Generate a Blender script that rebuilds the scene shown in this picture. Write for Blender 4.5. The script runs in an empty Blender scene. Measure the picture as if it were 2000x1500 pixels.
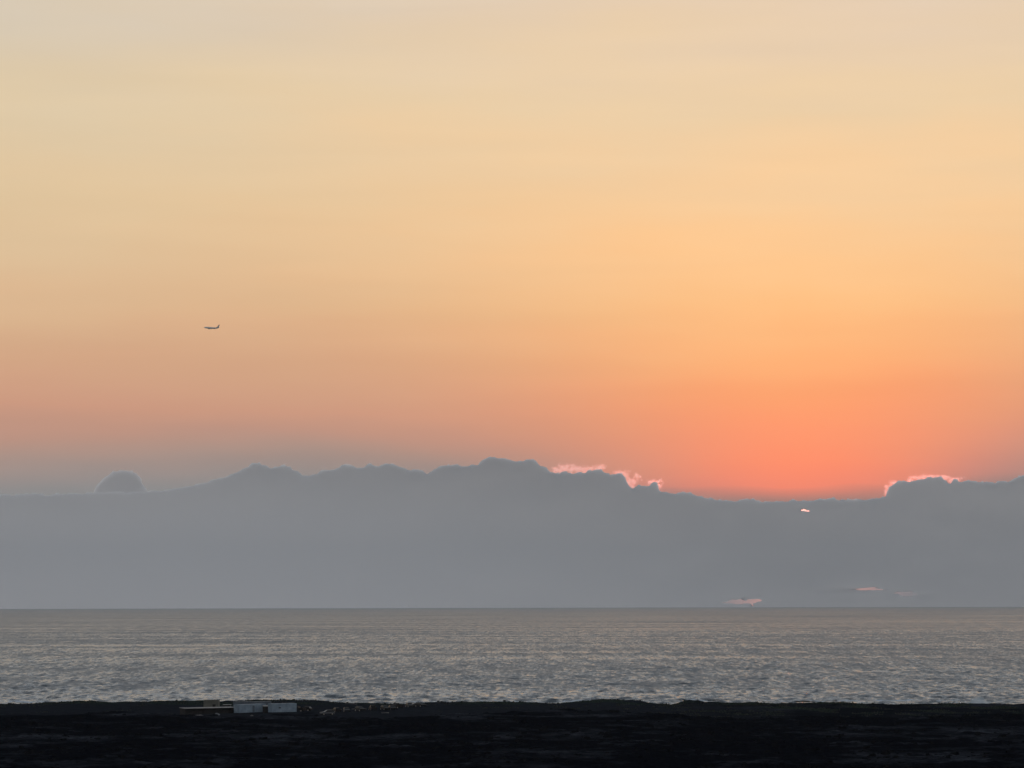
import bpy, bmesh, math, random
import numpy as np
from mathutils import Vector, Matrix

# ------------------------------------------------------------------ camera, sky, sun, exposure
SC = bpy.context.scene
COL = SC.collection
R = math.radians
CAM_H = 38.0
F_PX = 6670.0                      # focal length in pixels of a 2000 px wide frame
PITCH = math.atan((1181 - 750) / F_PX)
ROLL = R(0.12)
cam_d = bpy.data.cameras.new('camera')
cam = bpy.data.objects.new('camera', cam_d)
COL.objects.link(cam)
cam_d.sensor_width = 36.0
cam_d.lens = 36.0 * F_PX / 2000.0
cam_d.clip_start = 1.0
cam_d.clip_end = 300000.0
cam.location = (0, 0, CAM_H)
CAM_M = Matrix.Rotation(R(90) + PITCH, 3, 'X') @ Matrix.Rotation(-ROLL, 3, 'Z')
cam.rotation_euler = CAM_M.to_euler()
SC.camera = cam

SUN_AZ = R(4.88)                   # to the right of the view axis (+Y)
SUN_EL = R(1.41)
SUN_DIR = Vector((math.sin(SUN_AZ) * math.cos(SUN_EL), math.cos(SUN_AZ) * math.cos(SUN_EL), math.sin(SUN_EL)))

HAZE_K = 2.0e-5                    # extinction of the haze layer, per metre
HAZE_TOP = 735.0
def lin(c):
    o = []
    for v in c:
        v = v / 255.0
        o.append(v / 12.92 if v <= 0.04045 else ((v + 0.055) / 1.055) ** 2.4)
    return (o[0], o[1], o[2], 1.0)

world = bpy.data.worlds.new('World')
SC.world = world
world.use_nodes = True
def beyond_haze(e, c):
    """colour of the open sky behind the haze layer, so that sky and haze together look like c"""
    path = min((HAZE_TOP - CAM_H) / max(math.sin(R(e)), 1e-4), 41000.0)
    t = math.exp(-HAZE_K * path)
    air = (0.150, 0.158, 0.168)
    l = lin(c)
    return tuple(max(0.02, (l[i] - air[i] * (1 - t)) / t) for i in range(3)) + (1.0,)
def build_world():
    nt = world.node_tree
    N, L = nt.nodes, nt.links
    N.clear()
    def math_node(op, a, b=None, c=None, clamp=False):
        n = N.new('ShaderNodeMath'); n.operation = op; n.use_clamp = clamp
        for i, v in enumerate((a, b, c)):
            if v is None: continue
            if isinstance(v, (int, float)): n.inputs[i].default_value = v
            else: L.new(v, n.inputs[i])
        return n.outputs[0]
    tc = N.new('ShaderNodeTexCoord')
    nrm = N.new('ShaderNodeVectorMath'); nrm.operation = 'NORMALIZE'
    L.new(tc.outputs['Generated'], nrm.inputs[0])
    sep = N.new('ShaderNodeSeparateXYZ'); L.new(nrm.outputs[0], sep.inputs[0])
    x, y, z = sep.outputs
    # faint uneven dust layers tilt and stretch the air's elevation bands
    mp = N.new('ShaderNodeMapping'); mp.inputs['Scale'].default_value = (5, 5, 26)
    L.new(nrm.outputs[0], mp.inputs['Vector'])
    nz = N.new('ShaderNodeTexNoise'); nz.inputs['Scale'].default_value = 2.2; nz.inputs['Detail'].default_value = 3
    L.new(mp.outputs[0], nz.inputs['Vector'])
    wob = math_node('MULTIPLY', math_node('SUBTRACT', nz.outputs[0], 0.5), 0.8)
    elev0 = math_node('MULTIPLY', math_node('ARCSINE', z), 57.2958)
    wamp = math_node('MULTIPLY', wob, math_node('MULTIPLY', math_node('MAXIMUM', elev0, 0.0), 0.3))
    # shafts of shade and light fan out from the hidden sun between the cloud tops
    az = math_node('MULTIPLY', math_node('ARCTAN2', x, y), 57.2958)
    ra = math_node('SUBTRACT', az, math.degrees(SUN_AZ)); re_ = math_node('SUBTRACT', elev0, math.degrees(SUN_EL))
    pol = math_node('DIVIDE', math_node('MULTIPLY', math_node('ARCTAN2', re_, ra), 57.2958), 180.0, clamp=True)
    fan = N.new('ShaderNodeValToRGB'); fan.color_ramp.interpolation = 'EASE'
    for i, (d, v) in enumerate([(0, .40), (20, .36), (30, .52), (60, .5), (75, .53), (90, .5), (104, .54), (118, .5), (140, .52), (158, .58), (163.5, .60), (168, .50), (171.5, .37), (176, .38), (180, .45)]):
        el = fan.color_ramp.elements[i] if i < 2 else fan.color_ramp.elements.new(d / 180)
        el.position = d / 180; el.color = (v, v, v, 1)
    L.new(pol, fan.inputs[0])
    rr = math_node('SQRT', math_node('ADD', math_node('MULTIPLY', ra, ra), math_node('MULTIPLY', re_, re_)))
    near = N.new('ShaderNodeMapRange'); near.interpolation_type = 'SMOOTHSTEP'; near.inputs[1].default_value = 1.2; near.inputs[2].default_value = 4.0
    L.new(rr, near.inputs[0])
    far = N.new('ShaderNodeMapRange'); far.interpolation_type = 'SMOOTHSTEP'; far.inputs[1].default_value = 7; far.inputs[2].default_value = 13
    far.inputs[3].default_value = 1; far.inputs[4].default_value = 0
    L.new(rr, far.inputs[0])
    fr = math_node('MULTIPLY', math_node('MULTIPLY', near.outputs[0], far.outputs[0]), math_node('MULTIPLY', math_node('SUBTRACT', fan.outputs[0], 0.5), 1.5))
    elev = math_node('ADD', math_node('ADD', elev0, wamp), fr)
    fac = math_node('SQRT', math_node('DIVIDE', math_node('MAXIMUM', elev, 0.0), 90.0))
    def ramp(stops):
        n = N.new('ShaderNodeValToRGB')
        cr = n.color_ramp; cr.interpolation = 'B_SPLINE' if False else 'LINEAR'
        for i, (e, c) in enumerate(stops):
            p = math.sqrt(e / 90.0)
            el = cr.elements[i] if i < 2 else cr.elements.new(p)
            el.position = p; el.color = beyond_haze(e, c)
        L.new(fac, n.inputs[0])
        return n.outputs[0]
    toward = ramp([(0, (214, 160, 148)), (0.45, (200, 152, 142)), (0.8, (150, 128, 122)), (1.62, (136, 127, 122)), (1.71, (160, 128, 120)), (1.85, (205, 131, 115)), (1.98, (243, 138, 111)), (2.13, (251, 141, 109)),
                   (2.3, (255, 145, 108)), (2.85, (255, 153, 110)), (3.5, (255, 164, 111)), (4.15, (255, 178, 119)), (5.0, (255, 193, 132)),
                   (5.85, (255, 201, 144)), (6.7, (250, 205, 154)), (8.4, (238, 208, 168)), (10.1, (231, 206, 178)),
                   (14, (225, 221, 214)), (20, (230, 235, 240)), (40, (220, 230, 241)), (90, (168, 185, 212))])
    aside = ramp([(0, (124, 126, 130)), (0.9, (126, 127.5, 131)), (1.5, (129, 129.5, 131)), (1.85, (134, 132.5, 131)), (2.1, (153, 139, 133)), (2.45, (172, 145, 133)),
                  (2.85, (189, 147, 129)), (3.3, (203, 153, 128)), (4.15, (211, 166, 133)), (5.0, (218, 180, 142)),
                  (6.7, (222, 196, 158)), (8.4, (219, 200, 168)), (10.1, (209, 198, 178)), (14, (216, 215, 210)), (20, (226, 232, 239)), (40, (219, 229, 241)),
                  (90, (168, 185, 212))])
    away = ramp([(0, (170, 170, 172)), (4, (200, 192, 188)), (9, (222, 210, 198)), (16, (212, 206, 200)),
                 (35, (168, 176, 188)), (90, (112, 132, 165))])
    # azimuth distance from the sun
    cx, cy = math.sin(SUN_AZ), math.cos(SUN_AZ)
    hl = math_node('SQRT', math_node('ADD', math_node('MULTIPLY', x, x), math_node('ADD', math_node('MULTIPLY', y, y), 1e-6)))
    ca = math_node('DIVIDE', math_node('ADD', math_node('MULTIPLY', x, cx), math_node('MULTIPLY', y, cy)), hl)
    da = math_node('MULTIPLY', math_node('ARCCOSINE', math_node('MINIMUM', ca, 0.999999)), 57.2958)
    wid = math_node('ADD', 0.9, math_node('MULTIPLY', math_node('MAXIMUM', elev0, 0.0), 1.0))
    q = math_node('DIVIDE', da, wid)
    w_sun = math_node('EXPONENT', math_node('MULTIPLY', math_node('MULTIPLY', q, q), -0.9))
    mr = N.new('ShaderNodeMapRange'); mr.interpolation_type = 'SMOOTHSTEP'
    mr.inputs[1].default_value = 25; mr.inputs[2].default_value = 120
    L.new(da, mr.inputs[0])
    def mix(f, a, b):
        n = N.new('ShaderNodeMix'); n.data_type = 'RGBA'
        if isinstance(f, (int, float)): n.inputs[0].default_value = f
        else: L.new(f, n.inputs[0])
        L.new(a, n.inputs[6]); L.new(b, n.inputs[7])
        return n.outputs[2]
    low = mix(mr.outputs[0], mix(w_sun, aside, toward), away)
    sky = N.new('ShaderNodeTexSky'); sky.sky_type = 'NISHITA'; sky.sun_disc = False
    sky.sun_elevation = SUN_EL; sky.sun_rotation = SUN_AZ
    sky.air_density = 1.0; sky.dust_density = 2.0; sky.ozone_density = 1.0
    hi = N.new('ShaderNodeVectorMath'); hi.operation = 'SCALE'; hi.inputs['Scale'].default_value = 0.10
    L.new(sky.outputs[0], hi.inputs[0])
    mh = N.new('ShaderNodeMapRange'); mh.interpolation_type = 'SMOOTHSTEP'
    mh.inputs[1].default_value = 14; mh.inputs[2].default_value = 55; mh.inputs[4].default_value = 0.6
    L.new(elev0, mh.inputs[0])
    full = mix(mh.outputs[0], low, hi.outputs[0])
    # the sun's own disc, dimmed by the dust
    dt = N.new('ShaderNodeVectorMath'); dt.operation = 'DOT_PRODUCT'
    L.new(nrm.outputs[0], dt.inputs[0]); dt.inputs[1].default_value = SUN_DIR
    disc = math_node('GREATER_THAN', dt.outputs['Value'], math.cos(R(0.27)))
    rgb = N.new('ShaderNodeRGB'); rgb.outputs[0].default_value = (2.6, 1.15, 0.92, 1)
    full = mix(disc, full, rgb.outputs[0])
    # thin high veils: faint streaks a little brighter or duller than the air around them
    mv = N.new('ShaderNodeMapping'); mv.inputs['Scale'].default_value = (6, 6, 70); mv.inputs['Rotation'].default_value = (0, R(-5), 0)
    L.new(nrm.outputs[0], mv.inputs['Vector'])
    nv = N.new('ShaderNodeTexNoise'); nv.inputs['Scale'].default_value = 1.6; nv.inputs['Detail'].default_value = 5; nv.inputs['Distortion'].default_value = 0.4
    L.new(mv.outputs[0], nv.inputs['Vector'])
    st = math_node('ADD', 1.0, math_node('MULTIPLY', math_node('SUBTRACT', nv.outputs[0], 0.5), 0.09))
    vs = N.new('ShaderNodeVectorMath'); vs.operation = 'SCALE'
    L.new(full, vs.inputs[0]); L.new(st, vs.inputs['Scale'])
    full = vs.outputs[0]
    bg = N.new('ShaderNodeBackground'); bg.inputs['Strength'].default_value = 1.0
    L.new(full, bg.inputs['Color'])
    out = N.new('ShaderNodeOutputWorld'); L.new(bg.outputs[0], out.inputs['Surface'])
build_world()

sun_d = bpy.data.lights.new('sun', 'SUN')
sun_d.energy = 0.17
sun_d.angle = R(0.53)
sun_d.color = (1.0, 0.24, 0.19)
sun = bpy.data.objects.new('sun', sun_d)
COL.objects.link(sun)
sun.rotation_euler = (-SUN_DIR).to_track_quat('-Z', 'Y').to_euler()
sun.location = (400, 800, 300)

SC.view_settings.view_transform = 'Standard'
SC.view_settings.look = 'None'
SC.view_settings.exposure = 0.0
SC.view_settings.gamma = 1.0
SC.view_settings.use_curve_mapping = False
SC.cycles.use_denoising = True
SC.cycles.max_bounces = 12
SC.cycles.volume_bounces = 8
SC.cycles.transparent_max_bounces = 64
SC.cycles.use_adaptive_sampling = False

# ------------------------------------------------------------------ helpers
def ray(px, py):
    v = Vector(((px - 1000) / F_PX, -(py - 750) / F_PX, -1.0))
    return CAM_M @ v
def at(px, py, Y):
    d = ray(px, py)
    return Vector((0, 0, CAM_H)) + d * (Y / d.y)
def gx(px, Y):                     # world x of an image column near the shore
    return at(px, 1380, Y).x

_rng = np.random.RandomState(7)
_PERM = np.concatenate([_rng.permutation(256)] * 3).astype(np.int32)
_G3 = _rng.normal(size=(256, 3)).astype(np.float32)
_G3 /= np.linalg.norm(_G3, axis=1, keepdims=True)
def perlin3(x, y, z):
    xi, yi, zi = np.floor(x).astype(np.int32), np.floor(y).astype(np.int32), np.floor(z).astype(np.int32)
    xf, yf, zf = x - xi, y - yi, z - zi
    xi &= 255; yi &= 255; zi &= 255
    u, v, w = (t * t * t * (t * (t * 6 - 15) + 10) for t in (xf, yf, zf))
    def g(dx, dy, dz):
        h = _PERM[_PERM[_PERM[xi + dx] + yi + dy] + zi + dz]
        G = _G3[h]
        return G[..., 0] * (xf - dx) + G[..., 1] * (yf - dy) + G[..., 2] * (zf - dz)
    def lp(a, b, t): return a + (b - a) * t
    return lp(lp(lp(g(0,0,0), g(1,0,0), u), lp(g(0,1,0), g(1,1,0), u), v),
              lp(lp(g(0,0,1), g(1,0,1), u), lp(g(0,1,1), g(1,1,1), u), v), w) * 1.6
def fbm(x, y, z, octv=4, gain=0.5):
    s, a = 0, 1.0
    for o in range(octv):
        s = s + a * perlin3(x * 2**o + o * 17.3, y * 2**o + o * 5.1, z * 2**o + o * 9.7)
        a *= gain
    return s
def smooth(a, b, t):
    t = np.clip((t - a) / (b - a), 0, 1)
    return t * t * (3 - 2 * t)

def grid_mesh(name, X, Y, Z):
    r, c = X.shape
    me = bpy.data.meshes.new(name)
    co = np.stack([X, Y, Z], -1).reshape(-1, 3).astype(np.float32)
    i = np.arange(r * c).reshape(r, c)
    q = np.stack([i[:-1, :-1], i[:-1, 1:], i[1:, 1:], i[1:, :-1]], -1).reshape(-1, 4).astype(np.int32)
    fill_mesh(me, co, q)
    return me
def fill_mesh(me, co, q):
    me.vertices.add(len(co)); me.vertices.foreach_set('co', co.ravel())
    me.loops.add(q.size); me.loops.foreach_set('vertex_index', q.ravel())
    me.polygons.add(len(q))
    me.polygons.foreach_set('loop_start', np.arange(0, q.size, 4, dtype=np.int32))
    me.polygons.foreach_set('use_smooth', np.ones(len(q), dtype=bool))
    me.update(calc_edges=True)
    me.validate()

def link(name, me, mat=None, parent=None):
    o = bpy.data.objects.new(name, me)
    COL.objects.link(o)
    if mat is not None: me.materials.append(mat)
    if parent is not None: o.parent = parent
    return o
def empty(name, loc, rz=0.0):
    o = bpy.data.objects.new(name, None)
    COL.objects.link(o)
    o.location = loc; o.rotation_euler = (0, 0, rz)
    o.empty_display_size = 0.5
    return o
def tag(o, label, cat, group=None, kind=None):
    o['label'] = label; o['category'] = cat
    if group: o['group'] = group
    if kind: o['kind'] = kind
    return o
def copy_tree(o, parent=None):
    c = o.copy(); COL.objects.link(c); c.parent = parent
    for ch in list(o.children): copy_tree(ch, c)
    return c

class MB:
    """collects shapes in a bmesh; build() links them as one mesh object"""
    def __init__(self): self.bm = bmesh.new()
    def box(self, x0, x1, y0, y1, z0, z1, bev=0.0):
        g = bmesh.ops.create_cube(self.bm, size=1.0)
        for v in g['verts']:
            v.co = Vector((x0 + (v.co.x + .5) * (x1 - x0), y0 + (v.co.y + .5) * (y1 - y0), z0 + (v.co.z + .5) * (z1 - z0)))
        if bev:
            es = list({e for v in g['verts'] for e in v.link_edges})
            bmesh.ops.bevel(self.bm, geom=es, offset=bev, segments=2, affect='EDGES', profile=0.5)
        return self
    def cyl(self, p, axis, r, h, seg=16, r2=None):
        m = Vector((0, 0, 1)).rotation_difference(Vector(axis)).to_matrix().to_4x4()
        bmesh.ops.create_cone(self.bm, cap_ends=True, segments=seg, radius1=r, radius2=r if r2 is None else r2, depth=h,
                              matrix=Matrix.Translation(p) @ m)
        return self
    def prism(self, prof, x0, x1, inset=None):
        """profile of (y, z) points extruded along x"""
        a = [self.bm.verts.new((x0, y, z)) for y, z in prof]
        b = [self.bm.verts.new((x1, y, z)) for y, z in prof]
        n = len(prof)
        self.bm.faces.new(a[::-1]); self.bm.faces.new(b)
        for i in range(n):
            self.bm.faces.new((a[i], a[(i + 1) % n], b[(i + 1) % n], b[i]))
        return self
    def quad(self, *pts):
        self.bm.faces.new([self.bm.verts.new(p) for p in pts]); return self
    def loft(self, rings):
        vs = [[self.bm.verts.new(p) for p in r] for r in rings]
        n = len(rings[0])
        for a, b in zip(vs[:-1], vs[1:]):
            for i in range(n):
                self.bm.faces.new((a[i], a[(i + 1) % n], b[(i + 1) % n], b[i]))
        self.bm.faces.new(vs[0][::-1]); self.bm.faces.new(vs[-1])
        return self
    def build(self, name, mat, parent=None, smooth_shade=False):
        bmesh.ops.recalc_face_normals(self.bm, faces=self.bm.faces)
        me = bpy.data.meshes.new(name)
        self.bm.to_mesh(me); self.bm.free()
        if smooth_shade:
            for p in me.polygons: p.use_smooth = True
        return link(name, me, mat, parent)

# ------------------------------------------------------------------ materials
def new_mat(name):
    m = bpy.data.materials.new(name); m.use_nodes = True
    nt = m.node_tree
    return m, nt, nt.nodes, nt.links, nt.nodes['Principled BSDF']
def weathered(name, c1, c2, rough=0.6, scale=0.6, spec=0.3, bump=0.0, metal=0.0):
    m, nt, N, L, b = new_mat(name)
    tc = N.new('ShaderNodeTexCoord')
    n = N.new('ShaderNodeTexNoise'); n.inputs['Scale'].default_value = scale; n.inputs['Detail'].default_value = 6
    n.inputs['Roughness'].default_value = 0.65
    L.new(tc.outputs['Object'], n.inputs['Vector'])
    cr = N.new('ShaderNodeValToRGB')
    cr.color_ramp.elements[0].position = 0.35; cr.color_ramp.elements[0].color = (*c1, 1)
    cr.color_ramp.elements[1].position = 0.68; cr.color_ramp.elements[1].color = (*c2, 1)
    L.new(n.outputs[0], cr.inputs[0]); L.new(cr.outputs[0], b.inputs['Base Color'])
    b.inputs['Roughness'].default_value = rough
    b.inputs['Specular IOR Level'].default_value = spec
    b.inputs['Metallic'].default_value = metal
    if bump:
        bp = N.new('ShaderNodeBump'); bp.inputs['Strength'].default_value = bump
        L.new(n.outputs[0], bp.inputs['Height']); L.new(bp.outputs[0], b.inputs['Normal'])
    return m
def volume_mat(name, col, density, g):
    m = bpy.data.materials.new(name); m.use_nodes = True
    nt = m.node_tree; nt.nodes.clear()
    v = nt.nodes.new('ShaderNodeVolumePrincipled')
    v.inputs['Color'].default_value = (*col, 1); v.inputs['Density'].default_value = density
    v.inputs['Anisotropy'].default_value = g
    o = nt.nodes.new('ShaderNodeOutputMaterial')
    nt.links.new(v.outputs[0], o.inputs['Volume'])
    m.cycles.homogeneous_volume = True
    return m

def cloud_mat(name, density, fwd=0.45, g=0.90, alb=0.992, gb=(1.0, 0.998)):
    """droplets scatter with a strong forward lobe and a broad one"""
    m = bpy.data.materials.new(name); m.use_nodes = True
    nt = m.node_tree; nt.nodes.clear()
    a = nt.nodes.new('ShaderNodeVolumeScatter'); b = nt.nodes.new('ShaderNodeVolumeScatter')
    for n, d, gg in ((a, density * fwd, g), (b, density * (1 - fwd), 0.0)):
        n.inputs['Color'].default_value = (alb, alb * gb[0], alb * gb[1], 1); n.inputs['Density'].default_value = d; n.inputs['Anisotropy'].default_value = gg
    s = nt.nodes.new('ShaderNodeAddShader'); o = nt.nodes.new('ShaderNodeOutputMaterial')
    nt.links.new(a.outputs[0], s.inputs[0]); nt.links.new(b.outputs[0], s.inputs[1]); nt.links.new(s.outputs[0], o.inputs['Volume'])
    m.cycles.homogeneous_volume = True
    return m

def sea_material():
    m, nt, N, L, b = new_mat('sea_water')
    b.inputs['Base Color'].default_value = (0.020, 0.034, 0.047, 1)
    b.inputs['IOR'].default_value = 1.45
    tc = N.new('ShaderNodeTexCoord')
    # wind patches: rougher and smoother water in long lanes
    mp = N.new('ShaderNodeMapping'); mp.inputs['Scale'].default_value = (0.0016, 0.006, 1)
    L.new(tc.outputs['Object'], mp.inputs['Vector'])
    wn = N.new('ShaderNodeTexNoise'); wn.inputs['Scale'].default_value = 1.0; wn.inputs['Detail'].default_value = 4
    L.new(mp.outputs[0], wn.inputs['Vector'])
    # small gusts ruffle the water in cells drawn out along the wind
    def cells(sx, sy, det):
        mq = N.new('ShaderNodeMapping'); mq.inputs['Scale'].default_value = (sx, sy, 1)
        L.new(tc.outputs['Object'], mq.inputs['Vector'])
        gn = N.new('ShaderNodeTexNoise'); gn.inputs['Scale'].default_value = 1.0; gn.inputs['Detail'].default_value = det; gn.inputs['Roughness'].default_value = 0.7
        L.new(mq.outputs[0], gn.inputs['Vector'])
        return gn.outputs[0]
    av = N.new('ShaderNodeMix'); av.inputs[0].default_value = 0.40
    L.new(cells(0.50, 0.034, 4), av.inputs[2]); L.new(cells(0.11, 0.006, 4), av.inputs[3])
    sm = N.new('ShaderNodeMath'); sm.operation = 'MULTIPLY_ADD'; sm.inputs[1].default_value = 0.35
    L.new(wn.outputs[0], sm.inputs[0]); L.new(av.outputs[0], sm.inputs[2])
    mr = N.new('ShaderNodeMapRange'); mr.inputs[1].default_value = 0.61; mr.inputs[2].default_value = 0.73
    mr.inputs[3].default_value = 0.05; mr.inputs[4].default_value = 0.42
    L.new(sm.outputs[0], mr.inputs[0])
    def mth(op, a_, b_):
        n = N.new('ShaderNodeMath'); n.operation = op
        for i, v in enumerate((a_, b_)):
            if isinstance(v, (int, float)): n.inputs[i].default_value = v
            else: L.new(v, n.inputs[i])
        return n.outputs[0]
    mc = N.new('ShaderNodeMapRange'); mc.inputs[1].default_value = 0.61; mc.inputs[2].default_value = 0.73; mc.inputs[3].default_value = 0.06; mc.inputs[4].default_value = 0.50
    L.new(sm.outputs[0], mc.inputs[0])
    ch = N.new('ShaderNodeAttribute'); ch.attribute_name = 'chop'
    L.new(mth('POWER', mth('ADD', mth('POWER', mr.outputs[0], 4), mth('MULTIPLY', ch.outputs['Fac'], mc.outputs[0])), 0.25), b.inputs['Roughness'])
    n1 = N.new('ShaderNodeTexNoise'); n1.inputs['Scale'].default_value = 0.35; n1.inputs['Detail'].default_value = 5
    n1.inputs['Roughness'].default_value = 0.6
    L.new(tc.outputs['Object'], n1.inputs['Vector'])
    bp = N.new('ShaderNodeBump'); bp.inputs['Distance'].default_value = 1.0
    mb = N.new('ShaderNodeMapRange'); mb.inputs[1].default_value = 0.55; mb.inputs[2].default_value = 0.85
    mb.inputs[3].default_value = 0.15; mb.inputs[4].default_value = 1.0
    L.new(sm.outputs[0], mb.inputs[0]); L.new(mb.outputs[0], bp.inputs['Strength'])
    L.new(n1.outputs[0], bp.inputs['Height']); L.new(bp.outputs[0], b.inputs['Normal'])
    return m
def land_material():
    m, nt, N, L, b = new_mat('lava_ground')
    tc = N.new('ShaderNodeTexCoord')
    at_ = N.new('ShaderNodeAttribute'); at_.attribute_name = 'cover'
    sp = N.new('ShaderNodeSeparateColor'); L.new(at_.outputs['Color'], sp.inputs[0])
    def noise(s, d=6):
        n = N.new('ShaderNodeTexNoise'); n.inputs['Scale'].default_value = s; n.inputs['Detail'].default_value = d
        n.inputs['Roughness'].default_value = 0.7
        L.new(tc.outputs['Object'], n.inputs['Vector']); return n.outputs[0]
    def ramp(f, a, c, p0=0.35, p1=0.7):
        r = N.new('ShaderNodeValToRGB')
        r.color_ramp.elements[0].position = p0; r.color_ramp.elements[0].color = (*a, 1)
        r.color_ramp.elements[1].position = p1; r.color_ramp.elements[1].color = (*c, 1)
        L.new(f, r.inputs[0]); return r.outputs[0]
    def mix(f, a, c):
        n = N.new('ShaderNodeMix'); n.data_type = 'RGBA'; L.new(f, n.inputs[0]); L.new(a, n.inputs[6]); L.new(c, n.inputs[7])
        return n.outputs[2]
    nf = noise(0.5)
    lava = ramp(nf, (0.0005, 0.0007, 0.0016), (0.0050, 0.0058, 0.0100))
    old = ramp(noise(0.4), (0.006, 0.0078, 0.012), (0.050, 0.056, 0.068))
    mpl = N.new('ShaderNodeMapping'); mpl.inputs['Scale'].default_value = (0.028, 0.012, 1); L.new(tc.outputs['Object'], mpl.inputs['Vector'])
    npl = N.new('ShaderNodeTexNoise'); npl.inputs['Scale'].default_value = 1.0; npl.inputs['Detail'].default_value = 7; npl.inputs['Roughness'].default_value = 0.65
    L.new(mpl.outputs[0], npl.inputs['Vector'])
    rpl = N.new('ShaderNodeMapRange'); rpl.inputs[1].default_value = 0.50; rpl.inputs[2].default_value = 0.66; L.new(npl.outputs[0], rpl.inputs[0])
    lava = mix(rpl.outputs[0], lava, old)
    dirt = ramp(noise(0.3), (0.0085, 0.0105, 0.0145), (0.021, 0.024, 0.030))
    scrub = ramp(noise(0.8), (0.009, 0.016, 0.013), (0.028, 0.041, 0.029))
    c = mix(sp.outputs[1], mix(sp.outputs[0], lava, dirt), scrub)
    L.new(c, b.inputs['Base Color'])
    b.inputs['Roughness'].default_value = 0.95
    b.inputs['Specular IOR Level'].default_value = 0.0
    bp = N.new('ShaderNodeBump'); bp.inputs['Strength'].default_value = 0.8; bp.inputs['Distance'].default_value = 0.5
    L.new(noise(1.2), bp.inputs['Height']); L.new(bp.outputs[0], b.inputs['Normal'])
    return m

M = {
    'sea': sea_material(),
    'land': land_material(),
    'cloud': cloud_mat('cloud_water', 0.11, 0.03, alb=0.982),
    'veil': cloud_mat('thin_mist', 0.0010, 0.0, alb=0.41, gb=(1.0, 0.97)),
    'wisp': cloud_mat('wispy_cloud_water', 0.0038, 0.85),
    'haze': volume_mat('haze_air', (0.55, 0.62, 0.69), HAZE_K, 0.15),
    'spray': volume_mat('sea_spray_mist', (0.80, 0.92, 1.0), 0.14, 0.2),
    'pale_steel': weathered('pale_container_steel', (0.13, 0.185, 0.245), (0.24, 0.32, 0.40), 0.55, 0.5),
    'grey_steel': weathered('grey_container_steel', (0.055, 0.075, 0.10), (0.10, 0.13, 0.165), 0.55, 0.5),
    'dark_metal': weathered('dark_painted_metal', (0.010, 0.011, 0.014), (0.022, 0.024, 0.028), 0.5, 1.0),
    'rust': weathered('rusted_steel', (0.05, 0.028, 0.02), (0.12, 0.07, 0.045), 0.8, 2.0),
    'pale_roof': weathered('pale_sheet_roof', (0.09, 0.092, 0.098), (0.15, 0.15, 0.155), 0.6, 0.7),
    'tan_wall': weathered('olive_tan_boards', (0.085, 0.090, 0.080), (0.135, 0.14, 0.125), 0.8, 0.6),
    'dark_wall': weathered('dark_boards', (0.010, 0.010, 0.011), (0.022, 0.020, 0.020), 0.9, 0.6),
    'concrete': weathered('pale_concrete', (0.06, 0.06, 0.062), (0.12, 0.115, 0.115), 0.85, 0.8),
    'tarp': weathered('pale_tarpaulin', (0.09, 0.10, 0.115), (0.15, 0.16, 0.18), 0.7, 1.5),
    'rubber': weathered('black_rubber', (0.008, 0.008, 0.008), (0.014, 0.014, 0.014), 0.9, 3.0),
    'car_dark': weathered('dark_car_paint', (0.006, 0.006, 0.007), (0.010, 0.010, 0.011), 0.55, 0.6, 0.15),
    'car_grey': weathered('grey_car_paint', (0.022, 0.023, 0.025), (0.034, 0.035, 0.037), 0.55, 0.6, 0.15),
    'car_pale': weathered('pale_car_paint', (0.065, 0.07, 0.08), (0.09, 0.095, 0.105), 0.5, 0.6, 0.2),
    'leaf': weathered('dark_scrub_leaf', (0.004, 0.007, 0.005), (0.010, 0.015, 0.010), 0.8, 2.0),
    'grass': weathered('dry_grass', (0.009, 0.011, 0.007), (0.026, 0.028, 0.017), 0.9, 0.4),
    'rock': weathered('lava_rock', (0.0014, 0.0015, 0.0022), (0.0065, 0.0068, 0.009), 0.95, 1.0, 0.0),
    'foam': weathered('surf_foam', (0.30, 0.36, 0.41), (0.52, 0.58, 0.63), 0.8, 0.4),
    'fuselage': weathered('airliner_paint', (0.62, 0.60, 0.56), (0.70, 0.68, 0.64), 0.4, 0.2, 0.5),
    'fin_paint': weathered('airliner_fin_paint', (0.30, 0.28, 0.27), (0.36, 0.34, 0.33), 0.4, 0.2, 0.5),
    'engine': weathered('engine_metal', (0.30, 0.28, 0.27), (0.38, 0.36, 0.34), 0.4, 0.5, 0.5),
}
def glass_mat():
    m, nt, N, L, b = new_mat('car_glass')
    b.inputs['Base Color'].default_value = (0.004, 0.005, 0.006, 1); b.inputs['Roughness'].default_value = 0.35
    b.inputs['Specular IOR Level'].default_value = 0.15
    return m
M['glass'] = glass_mat()
def lamp_glass():
    m, nt, N, L, b = new_mat('lamp_lens')
    b.inputs['Base Color'].default_value = (0.05, 0.008, 0.006, 1); b.inputs['Roughness'].default_value = 0.15
    return m
M['lens'] = lamp_glass()

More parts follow.
